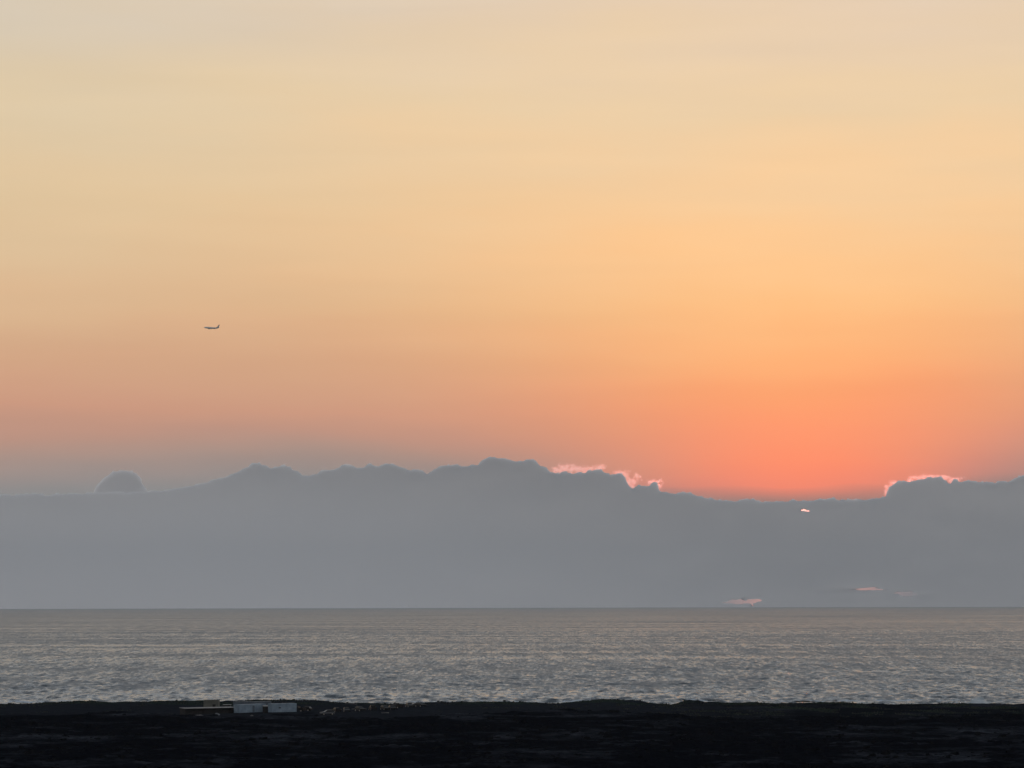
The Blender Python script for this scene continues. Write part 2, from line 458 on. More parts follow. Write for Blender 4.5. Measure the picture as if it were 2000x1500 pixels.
# ------------------------------------------------------------------ the land
COAST = [(-900, 1372), (-400, 1378), (-150, 1372), (0, 1376), (50, 1375), (100, 1373), (200, 1371), (300, 1370), (390, 1368), (440, 1369),
         (470, 1368), (510, 1369), (530, 1370), (560, 1368), (585, 1367), (600, 1366), (622, 1367), (640, 1368), (655, 1370), (665, 1372),
         (700, 1374), (740, 1374), (790, 1374), (830, 1373), (870, 1371), (900, 1369), (930, 1371), (960, 1373), (1000, 1373),
         (1060, 1373), (1100, 1373), (1125, 1369), (1150, 1366), (1175, 1363.5), (1215, 1364.5), (1240, 1365), (1250, 1366.5),
         (1252, 1371), (1275, 1374), (1300, 1377), (1325, 1374), (1342, 1369.5), (1368, 1371), (1380, 1375), (1400, 1373.5),
         (1450, 1375), (1478, 1373), (1515, 1377), (1540, 1374), (1562, 1376), (1600, 1376), (1635, 1375), (1660, 1376.5),
         (1690, 1375), (1720, 1376), (1760, 1378), (1800, 1380), (1830, 1383), (1860, 1383), (1890, 1384.5), (1930, 1384),
         (1950, 1381), (1965, 1383), (2000, 1385), (2200, 1382), (2500, 1388), (3000, 1376)]
Y_COAST = 1240.0
_cx = np.array([at(p, 1380, Y_COAST).x for p, _ in COAST])
_cz = np.array([at(p, q, Y_COAST).z for p, q in COAST])
def coast_y(x):
    return Y_COAST + 5 * np.sin(x / 31.0) + 3 * np.sin(x / 12.3 + 1)
def ridge_px(pts, Y):
    return (np.array([at(p, 1390, Y).x for p, _ in pts]), np.array([at(p, q, Y).z for p, q in pts]))
R1 = ridge_px([(-500, 1396), (-200, 1392), (0, 1398), (60, 1397), (125, 1395), (180, 1391), (240, 1391), (290, 1395), (325, 1400), (362, 1397),
               (400, 1401), (470, 1404), (560, 1403), (650, 1404), (760, 1402), (850, 1400), (940, 1396), (1000, 1392.5), (1050, 1384.5),
               (1090, 1382), (1115, 1381.5), (1150, 1387), (1175, 1384.5), (1200, 1388), (1225, 1394), (1300, 1398), (1450, 1402),
               (1600, 1402), (1750, 1398), (1900, 1396), (2000, 1398), (2300, 1396), (2600, 1400)], 1000.0)
def ground(x, y, detail=True):
    x = np.asarray(x, dtype=np.float64); y = np.asarray(y, dtype=np.float64)
    zc = np.interp(x, _cx, _cz)
    zr = np.interp(x, *R1)
    yard = np.interp(x, [-500, -92, 0, 60, 500], [4.0, 4.15, 4.0, 3.8, 4.0])
    # behind the ridge: yard level rising or falling to the shore rim
    t = smooth(1170, 1234, y)
    back = yard * (1 - t) + zc * t
    # the slope the camera stands on, falling to the lava flat
    flat = np.interp(y, [-200, 0, 120, 300, 520, 720, 850, 960], [37.5, 36.2, 27, 13, 7.2, 5.6, 4.8, 4.4])
    k = smooth(960, 1040, y)
    base = flat * (1 - k) + back * k
    rid = np.exp(-((y - 1000) / np.where(y < 1000, 30.0, 17.0)) ** 2)
    base = base + (zr - 4.3) * rid * np.where(zr > 4.3, 1, 0.3)
    if detail:
        a = 1 - 0.86 * smooth(1020, 1050, y) * (1 - smooth(1150, 1190, y))
        a = a * (1 - 0.30 * smooth(1150, 1190, y))
        n = fbm(x / 24.0, y / 34.0, x * 0 + 3.1, 3) * 1.1 + np.abs(fbm(x / 6.0, y / 8.0, x * 0 + 7.7, 3)) * 0.55 - 0.2
        base = base + n * a
        base = base + fbm(x / 2.6, y / 3.4, x * 0 + 1.7, 2) * 0.20 * (0.35 + 0.65 * a)
    cy = coast_y(x)
    drop = smooth(0, 7, y - cy - 1.0 + (fbm(x / 5.0, y / 5.0, x * 0 + 11.0, 2) * 1.5 if detail else 0))
    return base * (1 - drop) + (-4.0) * drop
def gz(x, y):
    return float(ground(np.array([x]), np.array([y]))[0])

def build_land():
    xs = np.concatenate([np.linspace(-2500, -300, 45)[:-1], np.arange(-300, 300.1, 1.25), np.linspace(300, 2500, 45)[1:]])
    ys = np.concatenate([np.linspace(-200, 620, 83)[:-1], np.arange(620, 1190, 1.8), np.arange(1190, 1262, 1.0)])
    X, Y = np.meshgrid(xs, ys)
    Z = ground(X, Y)
    me = grid_mesh('land', X, Y, Z)
    n = fbm(X / 18.0, Y / 40.0, X * 0 + 21.0, 4)
    dirt = smooth(1012, 1024, Y + n * 9) * smooth(-0.9, -0.2, n + 0.4)
    scr = smooth(1168, 1196, Y + n * 26) * smooth(-0.35, 0.25, n)
    rgt = smooth(40, 90, X)
    scr = np.maximum(scr, rgt * smooth(0.05, 0.5, fbm(X / 12.0, Y / 30.0, X * 0 + 31.0, 3)) * smooth(1020, 1060, Y))
    dirt = dirt * (1 - 0.75 * rgt)
    ca = me.color_attributes.new('cover', 'FLOAT_COLOR', 'POINT')
    v = np.zeros((X.size, 4), dtype=np.float32); v[:, 3] = 1
    v[:, 0] = dirt.ravel(); v[:, 1] = scr.ravel() * 0.8
    ca.data.foreach_set('color', v.ravel())
    o = link('lava_terrain', me, M['land']); o['kind'] = 'structure'
    o['label'] = 'black lava field running down to the shore'
    return o
build_land()

# ------------------------------------------------------------------ the sea
def build_sea():
    us = np.concatenate([np.linspace(-1.25, -0.28, 14), np.linspace(-0.27, 0.27, 700), np.linspace(0.28, 1.25, 14)])
    d = 1228.0; ds = []
    while d < 40000:
        ds.append(d)
        if d < 5000: d += max(1.7, d * 0.0013)
        else: d += d * 0.008
    ds.append(40000.0)
    U, D = np.meshgrid(us, np.array(ds))
    X, Y = (U * D).astype(np.float64), D
    step_y = np.maximum(1.7, np.where(D < 5000, D * 0.0013, D * 0.008)); step_x = D * np.gradient(us)[None, :]
    Z = np.zeros_like(X); lost = np.zeros_like(X)
    rs = np.random.RandomState(3)
    lam = np.concatenate([np.exp(rs.uniform(math.log(3.8), math.log(9), 70)), np.exp(rs.uniform(math.log(9), math.log(40), 40)),
                          np.exp(rs.uniform(math.log(40), math.log(100), 8))])
    # gusts: wave height varies from place to place
    G = 1 + 0.5 * np.clip(perlin3(X / 90.0, Y / 420.0, X * 0 + 4.4) + 0.6 * perlin3(X / 25.0, Y / 120.0, X * 0 + 8.4), -1, 1) * 0.45
    for l in lam:
        th = rs.normal(0, 0.75 if l < 40 else 0.2)
        kx, ky = 2 * math.pi / l * math.sin(th), 2 * math.pi / l * math.cos(th)
        st = 0.047 if l < 9 else (0.015 if l < 40 else 0.004)
        a = st * l / (2 * math.pi)
        fade = smooth(2.2, 3.4, l / np.maximum(step_y * abs(math.cos(th)), step_x * max(0.25, abs(math.sin(th)))))
        lost += st * st / 2 * (1 - fade ** 2)       # chop too fine for the sheet there goes into the shader's roughness
        ph = kx * X + ky * Y + rs.uniform(0, 6.283)
        Z += a * fade * np.sin(ph)
    Z *= G
    lost += 0.015 * smooth(6500, 13000, D)          # a breeze ruffles the water further out
    me = grid_mesh('sea', X, Y, Z)
    ca = me.attributes.new('chop', 'FLOAT', 'POINT'); ca.data.foreach_set('value', lost.ravel().astype(np.float32))
    o = link('sea', me, M['sea']); o['kind'] = 'structure'
    o['label'] = 'rippled grey ocean reaching to the hazy horizon'
build_sea()

# ------------------------------------------------------------------ clouds
def surface_nets(F, axes):
    s = F < 0
    nx, ny, nz = F.shape
    cnt = np.zeros((nx-1, ny-1, nz-1), np.int8)
    for i in (0, 1):
        for j in (0, 1):
            for k in (0, 1):
                cnt += s[i:nx-1+i, j:ny-1+j, k:nz-1+k]
    idx = np.argwhere((cnt > 0) & (cnt < 8))
    vid = -np.ones((nx-1, ny-1, nz-1), np.int32)
    vid[tuple(idx.T)] = np.arange(len(idx))
    acc = np.zeros((len(idx), 3)); num = np.zeros(len(idx))
    C = [(i, j, k) for i in (0,1) for j in (0,1) for k in (0,1)]
    for a in C:
        for b in C:
            if sum(b) - sum(a) == 1 and all(q >= p for p, q in zip(a, b)):
                fa = F[idx[:,0]+a[0], idx[:,1]+a[1], idx[:,2]+a[2]]; fb = F[idx[:,0]+b[0], idx[:,1]+b[1], idx[:,2]+b[2]]
                m = (fa < 0) != (fb < 0)
                t = np.where(m, fa / np.where(fa == fb, 1, fa - fb), 0)
                p = np.array(a)[None] + t[:, None] * (np.array(b) - np.array(a))[None]
                acc[m] += p[m]; num[m] += 1
    V = idx + acc / num[:, None]
    V = np.stack([np.interp(V[:, a], np.arange(len(axes[a])), axes[a]) for a in range(3)], -1)
    quads = []
    for ax in range(3):
        o1, o2 = [(1, 2), (2, 0), (0, 1)][ax]
        sl0 = [slice(None)] * 3; sl1 = [slice(None)] * 3
        sl0[ax] = slice(0, -1); sl1[ax] = slice(1, None)
        ch = np.argwhere(s[tuple(sl0)] != s[tuple(sl1)])
        ok = (ch[:, o1] > 0) & (ch[:, o2] > 0) & (ch[:, o1] < F.shape[o1]-1) & (ch[:, o2] < F.shape[o2]-1)
        ch = ch[ok]
        flip = s[tuple(ch.T)]
        e1 = np.zeros(3, int); e1[o1] = 1; e2 = np.zeros(3, int); e2[o2] = 1
        q = np.stack([vid[tuple((ch - e1 - e2).T)], vid[tuple((ch - e2).T)], vid[tuple(ch.T)], vid[tuple((ch - e1).T)]], -1)
        q = np.where(flip[:, None], q, q[:, ::-1])
        quads.append(q)
    return V.astype(np.float32), np.concatenate(quads).astype(np.int32)

def cloud(name, field, bounds, sp, mat, label, levels=None):
    (x0, x1), (y0, y1), (z0, z1) = bounds
    xs = np.arange(x0, x1 + sp[0], sp[0], dtype=np.float32); ys = np.arange(y0, y1 + sp[1], sp[1], dtype=np.float32); zs = np.arange(z0, z1 + sp[2], sp[2], dtype=np.float32) if levels is None else np.array(levels, dtype=np.float32)
    X, Y, Z = np.meshgrid(xs, ys, zs, indexing='ij')
    F = field(X, Y, Z)
    F[0] = F[-1] = 50; F[:, 0] = F[:, -1] = 50; F[:, :, 0] = F[:, :, -1] = 50
    V, Q = surface_nets(F, (xs, ys, zs))
    me = bpy.data.meshes.new(name)
    fill_mesh(me, V, Q)
    o = link(name, me, mat)
    return tag(o, label, 'cloud')
def skyline(pts, Y):
    return np.array([at(p, q, Y).x for p, q in pts]), np.array([at(p, q, Y).z for p, q in pts])
def holes(F, X, Y, Z, specs):
    """gaps between cloud towers: openings that run back through the bank"""
    for (px, py, wpx, hpx, seed) in specs:
        d = ray(px, py)
        cx, cz = d.x / d.y * Y, CAM_H + d.z / d.y * Y
        fl = 1 + np.clip((Y - 44050) / 2000.0, 0, 1) * 1.1      # the opening widens towards the back
        sx, sz = wpx / F_PX * Y * fl, hpx / F_PX * Y * fl
        m = (np.abs(X - cx) < 3 * sx) & (np.abs(Z - cz) < 4 * sz)
        if not m.any(): continue
        u_, w_ = (X[m] - cx[m]) / sx[m], (Z[m] - cz[m]) / sz[m]
        nn = perlin3(u_ * 1.1 + seed, Y[m] / 9000.0, w_ * 0.8 + seed) * 0.9 + perlin3(u_ * 3.6 + seed, Y[m] / 9000.0, w_ * 1.5) * 0.7
        h = (1 - np.sqrt(((X[m] - cx[m]) / sx[m]) ** 2 + ((Z[m] - cz[m]) / sz[m]) ** 2) + nn) * np.minimum(sx[m], sz[m])
        F[m] = np.maximum(F[m], h)
    return F
GAPS = [(1569, 996, 2.8, 1.2, 2.2), (1576, 998, 3.6, 0.75, 2.9), (1430, 1175.5, 16, 2.6, 5.1), (1464, 1174.5, 18, 4.2, 21.7), (1697, 1150, 24, 1.6, 11.3), (1766, 1157.5, 12, 1.9, 14.6), (1776, 1161.5, 14, 2.0, 17.1)]

def bank_field(pts, Yc, depth, lump, base_z=-120.0, gaps=(), puff=0.55):
    sx, sz = skyline(pts, Yc)
    sx2 = np.arange(sx[0], sx[-1], 60.0); sz2 = np.interp(sx2, sx, sz)
    kk = np.hanning(25); kk /= kk.sum()
    sz2 = np.convolve(np.pad(sz2, 12, mode='edge'), kk, 'valid') - 85.0     # the flanks lie lower than the crest's notches
    def f(X, Y, Z):
        # a steep face towards the viewer, a long rounded back; slow billows push the face in and out
        back = np.clip((Y - Yc) / depth, 0, 1)
        bil = 42 * perlin3(X / 1100.0, Y / 2500.0, Z / 700.0) + 14 * perlin3(X / 420.0 + 7, Y / 2500.0, Z / 330.0)
        front = np.clip(Yc - Y + bil * np.clip((np.interp(X, sx, sz) - Z) / 250.0, 0, 1), 0, None)
        w = np.clip(np.maximum(back * 2.2, front / 120.0), 0, 1)
        wf = np.clip(front / 30.0, 0, 1)
        H = (np.interp(X, sx, sz) * (1 - wf) + (np.interp(X, sx2, sz2) + 85.0) * wf) * (1 - back) + np.interp(X, sx2, sz2) * back
        H = (H * np.sqrt(np.clip(1 - back * back, 0, 1)) ** 0.6 - np.where(back >= 1, 400, 0) - 4.0 * front).astype(np.float32)
        F = (Z - H)
        m = np.abs(F) < lump * 2.2
        x, y, z = X[m], Y[m], Z[m]
        n = (np.abs(perlin3(x / (lump * 2.2), y / (lump * 2.2), z / (lump * 2.2))) - 0.28) * 1.0
        n += (np.abs(perlin3(x / lump + 9, y / lump, z / lump)) - 0.28) * 0.65
        n += (np.abs(perlin3(x / (lump * .5) + 3, y / (lump * .5), z / (lump * .5))) - 0.28) * 0.38
        F[m] += n * lump * puff * (1 - 0.6 * w[m])
        return holes(F, X, Y, Z, gaps)
    return f

BANK = [(-700, 966), (-300, 968), (0, 966), (150, 964), (250, 962), (330, 958), (380, 948), (420, 938), (450, 928), (470, 918), (485, 910), (497, 904), (515, 907), 
        (530, 916), (545, 911), (558, 909), (570, 914), (585, 925), (605, 929), (618, 928), (625, 921), (645, 918), (670, 908), (680, 907), (690, 911), 
        (703, 912), (712, 907), (725, 906), (733, 913), (742, 911), (757, 905), (770, 908), (790, 913), (803, 918), (825, 919), (834, 927), (840, 921), 
        (850, 914), (870, 909), (890, 908), (910, 907), (925, 907), (933, 911), (940, 901), (955, 893), (965, 890), (975, 894), (985, 895), (1000, 901), 
        (1015, 902), (1030, 898), (1042, 898), (1050, 905), (1062, 912), (1075, 920), (1087, 926), (1100, 923), (1125, 924), (1140, 923), (1150, 919), 
        (1165, 916), (1175, 919), (1182, 924), (1195, 923), (1208, 924), (1218, 929), (1225, 940), (1235, 957), (1240, 953), (1248, 948), (1262, 952), 
        (1268, 948), (1275, 940), (1283, 942), (1288, 957), (1300, 963), (1320, 963), (1335, 961), (1350, 964), (1368, 968), (1380, 974), (1430, 979), 
        (1465, 975), (1500, 982), (1540, 977), (1572, 978), (1600, 975), (1622, 972), (1660, 977), (1700, 976), (1731, 970), (1737, 950), (1745, 946), 
        (1755, 939), (1768, 938), (1776, 941), (1785, 936), (1795, 932), (1810, 934), (1830, 931), (1845, 934), (1857, 947), (1864, 937), (1880, 939), 
        (1900, 940), (1930, 943), (1945, 943), (1960, 939), (1975, 939), (1990, 931), (2010, 929), (2080, 915), (2160, 926), (2260, 905), (2360, 935), 
        (2460, 930), (2700, 950)]
DOME = [(60, 1300), (120, 1100), (160, 1010), (178, 968), (190, 945), (203, 932), (212, 927), (220, 919), (250, 917), (265, 920), (272, 927), (280, 943), (292, 966), (320, 1010), (370, 1100), (420, 1300)]
def xr(a, b, Y): return at(a, 1000, Y).x, at(b, 1000, Y).x
cloud('cloud_bank', bank_field(BANK, 45000.0, 900.0, 80.0, gaps=GAPS, puff=0.75), (xr(-300, 2300, 45000), (44000, 46050), (-130, 2150)), (14.0, 42.0, 14.0), M['cloud'],
      'long grey cumulus bank with lumpy top lying along the whole horizon',
      levels=np.concatenate([np.arange(-130, 20, 30), np.arange(20, 330, 5.5), np.arange(330, 1100, 32), np.arange(1100, 1230, 13), np.arange(1230, 1310, 6), np.arange(1310, 2160, 13)]))
cloud('cloud_dome', bank_field(DOME, 48500.0, 420.0, 70.0, puff=0.9), (xr(80, 400, 48500), (48000, 49000), (-130, 2100)), (16.0, 40.0, 16.0), M['cloud'],
      'small isolated dome shaped cloud at the far left of the bank')

def build_veil():
    """broad lens of thin mist lying in front of the left half of the bank, fading out to its edge"""
    cx, cz = at(250, 1187, 42700.0).x, -250.0
    ax_, bz = 9000.0, 2400.0
    nr, na = 40, 72
    V = [(cx, 42700.0 - 1150, cz), (cx, 42700.0 + 1150, cz)]; Fq = []
    for side in (-1, 1):
        for i in range(1, nr + 1):
            r = i / nr
            t = 1150.0 * max(0.0, 1 - r * r) ** 1.6
            for k in range(na):
                a = 2 * math.pi * k / na
                V.append((cx + ax_ * r * math.cos(a), 42700.0 + side * t, cz + bz * r * math.sin(a)))
    def vid(side, i, k):
        if i == 0: return 0 if side == 0 else 1
        if i == nr: side = 0
        return 2 + side * nr * na + (i - 1) * na + k % na
    bm = bmesh.new(); vs = [bm.verts.new(v) for v in V]
    for side in (0, 1):
        for i in range(nr):
            for k in range(na):
                ids = [vid(side, i, k), vid(side, i, k + 1), vid(side, i + 1, k + 1), vid(side, i + 1, k)]
                q = []
                for j in ids:
                    if j not in q: q.append(j)
                bm.faces.new([vs[j] for j in (q if side else q[::-1])])
    for v in [v for v in bm.verts if not v.link_faces]: bm.verts.remove(v)
    bmesh.ops.recalc_face_normals(bm, faces=bm.faces)
    me = bpy.data.meshes.new('cloud_veil'); bm.to_mesh(me); bm.free()
    o = link('cloud_veil', me, M['veil'])
    tag(o, 'broad veil of thin grey mist softening the left half of the cloud bank', 'mist')
build_veil()

def wisp_field(parts, Yc, dy, fuzz, hol=2.0, thin=1.0):
    """ragged veil of cloud droplets around a chain of (px, py, rx, rz) blobs"""
    P = [(at(p, q, Yc), rx / F_PX * Yc, rz * thin / F_PX * Yc) for p, q, rx, rz in parts]
    def f(X, Y, Z):
        F = np.full(X.shape, 60.0, np.float32)
        for c, rx, rz in P:
            d = np.sqrt(((X - c.x) / rx) ** 2 + ((Y - Yc) / dy) ** 2 + ((Z - c.z) / rz) ** 2)
            F = np.minimum(F, (d - 1) * min(rx, rz))
        n = fbm(X / fuzz, Y / (fuzz * 1.6), Z / fuzz, 3, 0.75)
        return F + n * fuzz * hol * 0.5
    return f
WISPS = [
    ([(1090, 918, 10, 8), (1103, 914, 12, 9), (1120, 915, 13, 9), (1136, 918, 12, 7), (1147, 917, 5, 4)], (1064, 1162), (885, 940),
     'bright pink wisp of cloud on the shoulder of the main bank'),
    ([(1165, 914, 8, 4), (1174, 913, 5, 4)], (1150, 1188), (900, 928), 'tiny pink cloud shred on the bank crest right of the bright wisp'),
    ([(1212, 924, 8, 4), (1221, 931, 5, 7), (1228, 941, 5, 8), (1237, 940, 5, 6), (1245, 931, 5, 6), (1234, 952, 4, 7)], (1195, 1262), (905, 970),
     'ragged forked pink cloud wisp at the right end of the main bank'),
    ([(1271, 942, 5, 5), (1280, 941, 7, 4), (1288, 948, 4, 6)], (1258, 1302), (925, 965), 'small pink rimmed cloud puff just right of the forked wisp'),
    ([(1732, 961, 5, 9), (1736, 951, 6, 6), (1746, 943, 8, 5), (1742, 968, 6, 6)], (1715, 1768), (925, 988), 'pink glowing cloud fringe on the left edge of the right bank'),
    ([(1760, 938, 10, 4), (1776, 938, 9, 4), (1790, 933, 10, 4), (1805, 931.5, 11, 4), (1822, 931, 12, 4), (1840, 932, 10, 4), (1850, 934, 7, 5), (1858, 939, 5, 8), (1868, 936, 9, 4)], (1772, 1888), (915, 958), 'thin pink lit fringe along the top of the right bank'),
]
for parts, (a, b), (c, d_), lab in WISPS:
    Yc = 46900.0
    p0, p1 = at(a, d_, Yc), at(b, c, Yc)
    cloud('cloud_wisp', wisp_field(parts, Yc, 110.0, 44.0, 1.5 if a > 1700 else 2.3, 0.72), ((p0.x, p1.x), (Yc - 220, Yc + 220), (p0.z, p1.z)), (5.5, 20.0, 5.5), M['wisp'], lab)

# ------------------------------------------------------------------ haze over sea and land
hz = MB().box(-51000, 51000, -400, 41200, -6.0, HAZE_TOP).build('haze', M['haze'])
hz['kind'] = 'stuff'; hz['label'] = 'pale evening haze over the sea and shore'

# ------------------------------------------------------------------ surf and spray
def build_surf():
    rs = np.random.RandomState(11)
    xs = np.arange(-330, 330, 0.8)
    rows = np.arange(0, 30.1, 1.2)
    X, V = np.meshgrid(xs, rows)
    off = 1326 + 6 * np.sin(X / 40.0) + 4 * np.sin(X / 13.0 + 2)
    Y = off + V
    crest = np.exp(-((V - 9) / 3.5) ** 2) * 0.75 + np.exp(-((V - 21) / 3.0) ** 2) * 0.35
    n = fbm(X / 9.0, Y / 9.0, X * 0 + 2.0, 4)
    Z = 0.10 + crest * np.clip(0.5 + 0.9 * n, 0, 1.4) + 0.12 * fbm(X / 1.8, Y / 1.8, X * 0 + 5.0, 2)
    keep = (fbm(X / 22.0, Y / 4.0, X * 0 + 9.0, 4) + crest * 0.55 + 0.25 * np.sin(X / 55.0)) > 0.34
    me = bpy.data.meshes.new('surf')
    i = np.arange(X.size).reshape(X.shape)
    kk = keep[:-1, :-1] & keep[1:, 1:]
    q = np.stack([i[:-1, :-1], i[:-1, 1:], i[1:, 1:], i[1:, :-1]], -1)[kk].astype(np.int32)
    used = np.unique(q); rm = np.zeros(X.size, np.int32); rm[used] = np.arange(len(used))
    co = np.stack([X, Y, Z], -1).reshape(-1, 3)[used].astype(np.float32)
    fill_mesh(me, co, rm[q])
    o = link('surf_foam', me, M['foam']); o['kind'] = 'stuff'; o['label'] = 'thin broken line of white surf along the shore'
build_surf()
def build_spray():
    Yc = 1300.0
    blobs = []
    rs = random.Random(5)
    for px, py, r in [(1856, 1381, 7), (1868, 1379, 8), (1880, 1378, 9), (1892, 1380, 8), (1903, 1375, 11), (1912, 1372, 12), (1921, 1375, 11), (1931, 1378, 9), (1942, 1381, 7), (1905, 1380, 12), (1918, 1381, 12)]:
        blobs.append((px + rs.uniform(-2, 2), py, r, r))
    p0, p1 = at(1838, 1394, Yc), at(1958, 1352, Yc)
    f = wisp_field(blobs, Yc, 2.6, 1.3, 0.55)
    xs = np.arange(p0.x, p1.x, 0.28); ys = np.arange(Yc - 4, Yc + 4, 0.5); zs = np.arange(-1.0, p1.z, 0.25)
    X, Y, Z = np.meshgrid(xs, ys, zs, indexing='ij')
    F = f(X, Y, Z)
    F[0] = F[-1] = 5; F[:, 0] = F[:, -1] = 5; F[:, :, 0] = F[:, :, -1] = 5
    V, Q = surface_nets(F, (xs, ys, zs))
    me = bpy.data.meshes.new('sea_spray'); fill_mesh(me, V, Q)
    o = link('sea_spray', me, M['spray']); o['kind'] = 'stuff'; o['label'] = 'plume of pale sea spray bursting over the rocks at the right'
build_spray()

# ------------------------------------------------------------------ shipping containers
def container(label, px, py_base, Y, L, yaw, mat, name='shipping_container', H=2.6):
    p = at(px, py_base, Y)
    z = min(p.z, gz(p.x, Y) + 0.5)
    root = empty(name, (p.x, Y, z - 0.15), yaw)
    W = 2.44; e = 0.03
    def corrugated(n, u0, u1, fn):
        b = MB(); st = (u1 - u0) / n
        for i in range(n):
            a = u0 + i * st; o = -0.04
            pts = [(a, 0), (a + st * .35, 0), (a + st * .5, o), (a + st * .85, o), (a + st, 0)]
            for (s, d), (s2, d2) in zip(pts[:-1], pts[1:]):
                b.quad(fn(s, d, 0.16), fn(s2, d2, 0.16), fn(s2, d2, H - 0.12), fn(s, d, H - 0.12))
        return b
    corrugated(int(L / 0.28), 0.12, L - 0.12, lambda s, d, zz: (s, -d + e, zz)).build('side_panel', mat, root)
    corrugated(int(L / 0.28), 0.12, L - 0.12, lambda s, d, zz: (s, W + d - e, zz)).build('side_panel', mat, root)
    corrugated(8, 0.12, W - 0.12, lambda s, d, zz: (L + d - e, s, zz)).build('end_panel', mat, root)
    for x in (0, L - 0.12):
        for y in (0, W - 0.12): MB().box(x, x + .12, y, y + .12, 0, H).build('corner_post', mat, root)
    for zz in (0.02, H - 0.14):
        for bx in ((0.12, L - .12, 0.004, .10), (0.12, L - .12, W - .10, W - .004), (0.004, .10, .12, W - .12), (L - .10, L - .004, .12, W - .12)):
            MB().box(*bx, zz, zz + .13).build('rail', mat, root)
    MB().box(0.10, L - .10, .10, W - .10, H - 0.05, H - 0.012).build('roof', mat, root)
    MB().box(0.10, L - .10, .10, W - .10, 0.05, 0.14).build('floor', M['dark_wall'], root)
    for k in (0, 1):
        dr = MB().box(0.03, 0.08, 0.13 + k * 1.10, 1.21 + k * 1.10, 0.17, H - 0.16).build('door', mat, root)
        for yy in (0.35, 0.85): MB().cyl((0.005, 0.13 + k * 1.1 + yy, H / 2), (0, 0, 1), 0.02, H - 0.5, 8).build('lock_rod', M['dark_metal'], dr)
    return tag(root, label, 'container', 'shipping containers in the shore yard')

Y1 = 1075.0
c1 = container('pale blue-grey shipping container, left of the front pair, beside the low dark shed', 468, 1391.6, Y1, 12.2, R(52), M['pale_steel'])
MB().box(6.0, 6.9, -0.06, -0.02, 0.2, 2.15).build('side_door', M['grey_steel'], c1)
c2 = container('pale blue-grey shipping container, right of the front pair, with a small dark vent', 531.5, 1388.2, Y1 + 2, 9.0, R(35), M['pale_steel'], H=2.75)
MB().box(2.4, 3.2, -0.05, -0.015, 1.25, 1.55).build('vent', M['dark_metal'], c2)
c3 = container('darker shipping container standing behind the front pair, only its top showing', 455, 1386.3, Y1 + 16, 12.2, R(4), M['grey_steel'], H=2.75)

# dark lean-to between the front pair
def lean_to():
    p = at(513.5, 1388.5, Y1 + 5)
    root = empty('lean_to', (p.x, Y1 + 5, gz(p.x, Y1 + 5) - 0.1), R(6))
    for x in (0.05, 1.45):
        MB().box(x, x + .1, 0, .1, 0, 2.1).build('post', M['dark_wall'], root)
    MB().prism([(-0.2, 2.12), (2.6, 2.45), (2.6, 2.52), (-0.2, 2.19)], -0.02, 1.62).build('roof', M['dark_metal'], root)
    MB().box(0, 1.6, 2.4, 2.48, 0, 2.4).build('back_wall', M['dark_wall'], root)
    for k in range(5):
        MB().box(0.16 + k * .26, 0.40 + k * .26, 0.02, 0.06, 0.05, 1.95).build('board', M['dark_wall'], root)
    tag(root, 'small dark lean-to in the gap between the two pale containers', 'shed')
lean_to()

# long low shed with a pale flat roof
def long_shed():
    a = at(361, 1394, 1068); b = at(459, 1392.0, 1078)
    L = math.hypot(b.x - a.x, b.y - a.y); yaw = math.atan2(b.y - a.y, b.x - a.x)
    z = max(gz(a.x, a.y), gz(b.x, b.y)) - 0.35
    top = at(361, 1384, 1068).z - z
    root = empty('low_shed', (a.x, a.y, z), yaw)
    for k in range(9):
        x = k * (L - .15) / 8
        MB().box(x, x + .15, 0, .15, 0, top - .12).build('post', M['dark_wall'], root)
    MB().prism([(-0.35, top - .10), (3.4, top + .16), (3.4, top + .24), (-0.35, top + .06)], -0.25, L + .2).build('roof', M['pale_roof'], root)
    MB().box(0, L, 3.1, 3.2, 0, top).build('back_wall', M['dark_wall'], root)
    n = 30
    for k in range(n):
        x = 0.2 + k * (L - .4) / n
        MB().box(x, x + (L - .4) / n - .03, 0.16, 0.20, 0.02, top * (0.62 if k % 7 else 0.9)).build('board', M['dark_wall'], root)
    for x in (0, L - .08): MB().box(x, x + .08, .16, 3.1, 0, top - .1).build('end_wall', M['dark_wall'], root)
    tag(root, 'long low dark shed with a pale flat roof left of the containers', 'shed')
long_shed()

def box_shed(name, label, px0, px1, py0, py1, Y, depth, wall, roof, door=True, yaw=0.0):
    a = at(px0, py1, Y); b = at(px1, py1, Y)
    z = gz(a.x, Y) - 0.3
    H = at(px0, py0, Y).z - z; L = b.x - a.x
    root = empty(name, (a.x, Y, z), yaw)
    n = max(4, int(L / 0.55)); st = L / n
    for k in range(n):
        MB().box(k * st, (k + 1) * st - .02, 0, .06 + .015 * (k % 2), 0, H - .12).build('board', wall, root)
    MB().box(0, L, depth - .06, depth, 0, H - .12).build('back_wall', wall, root)
    for x in (0.001, L - .061): MB().box(x, x + .06, .08, depth - .06, 0, H - .12).build('end_wall', wall, root)
    MB().prism([(-.2, H - .12), (depth + .2, H - .04), (depth + .2, H + .04), (-.2, H - .03)], -.2, L + .2).build('roof', roof, root)
    if door:
        dr = MB().box(L * .6, L * .6 + .95, -.04, -.003, .05, min(2.1, H - .3)).build('door', M['dark_wall'], root)
        MB().box(L * .6 + .1, L * .6 + .16, -.09, -.042, 1.0, 1.12).build('handle', M['dark_metal'], dr)
    return tag(root, label, 'shed')
box_shed('tan_shed', 'olive tan shed standing behind the row of bushes', 397.5, 427, 1367.2, 1380, 1112, 4.0, M['tan_wall'], M['tan_wall'])
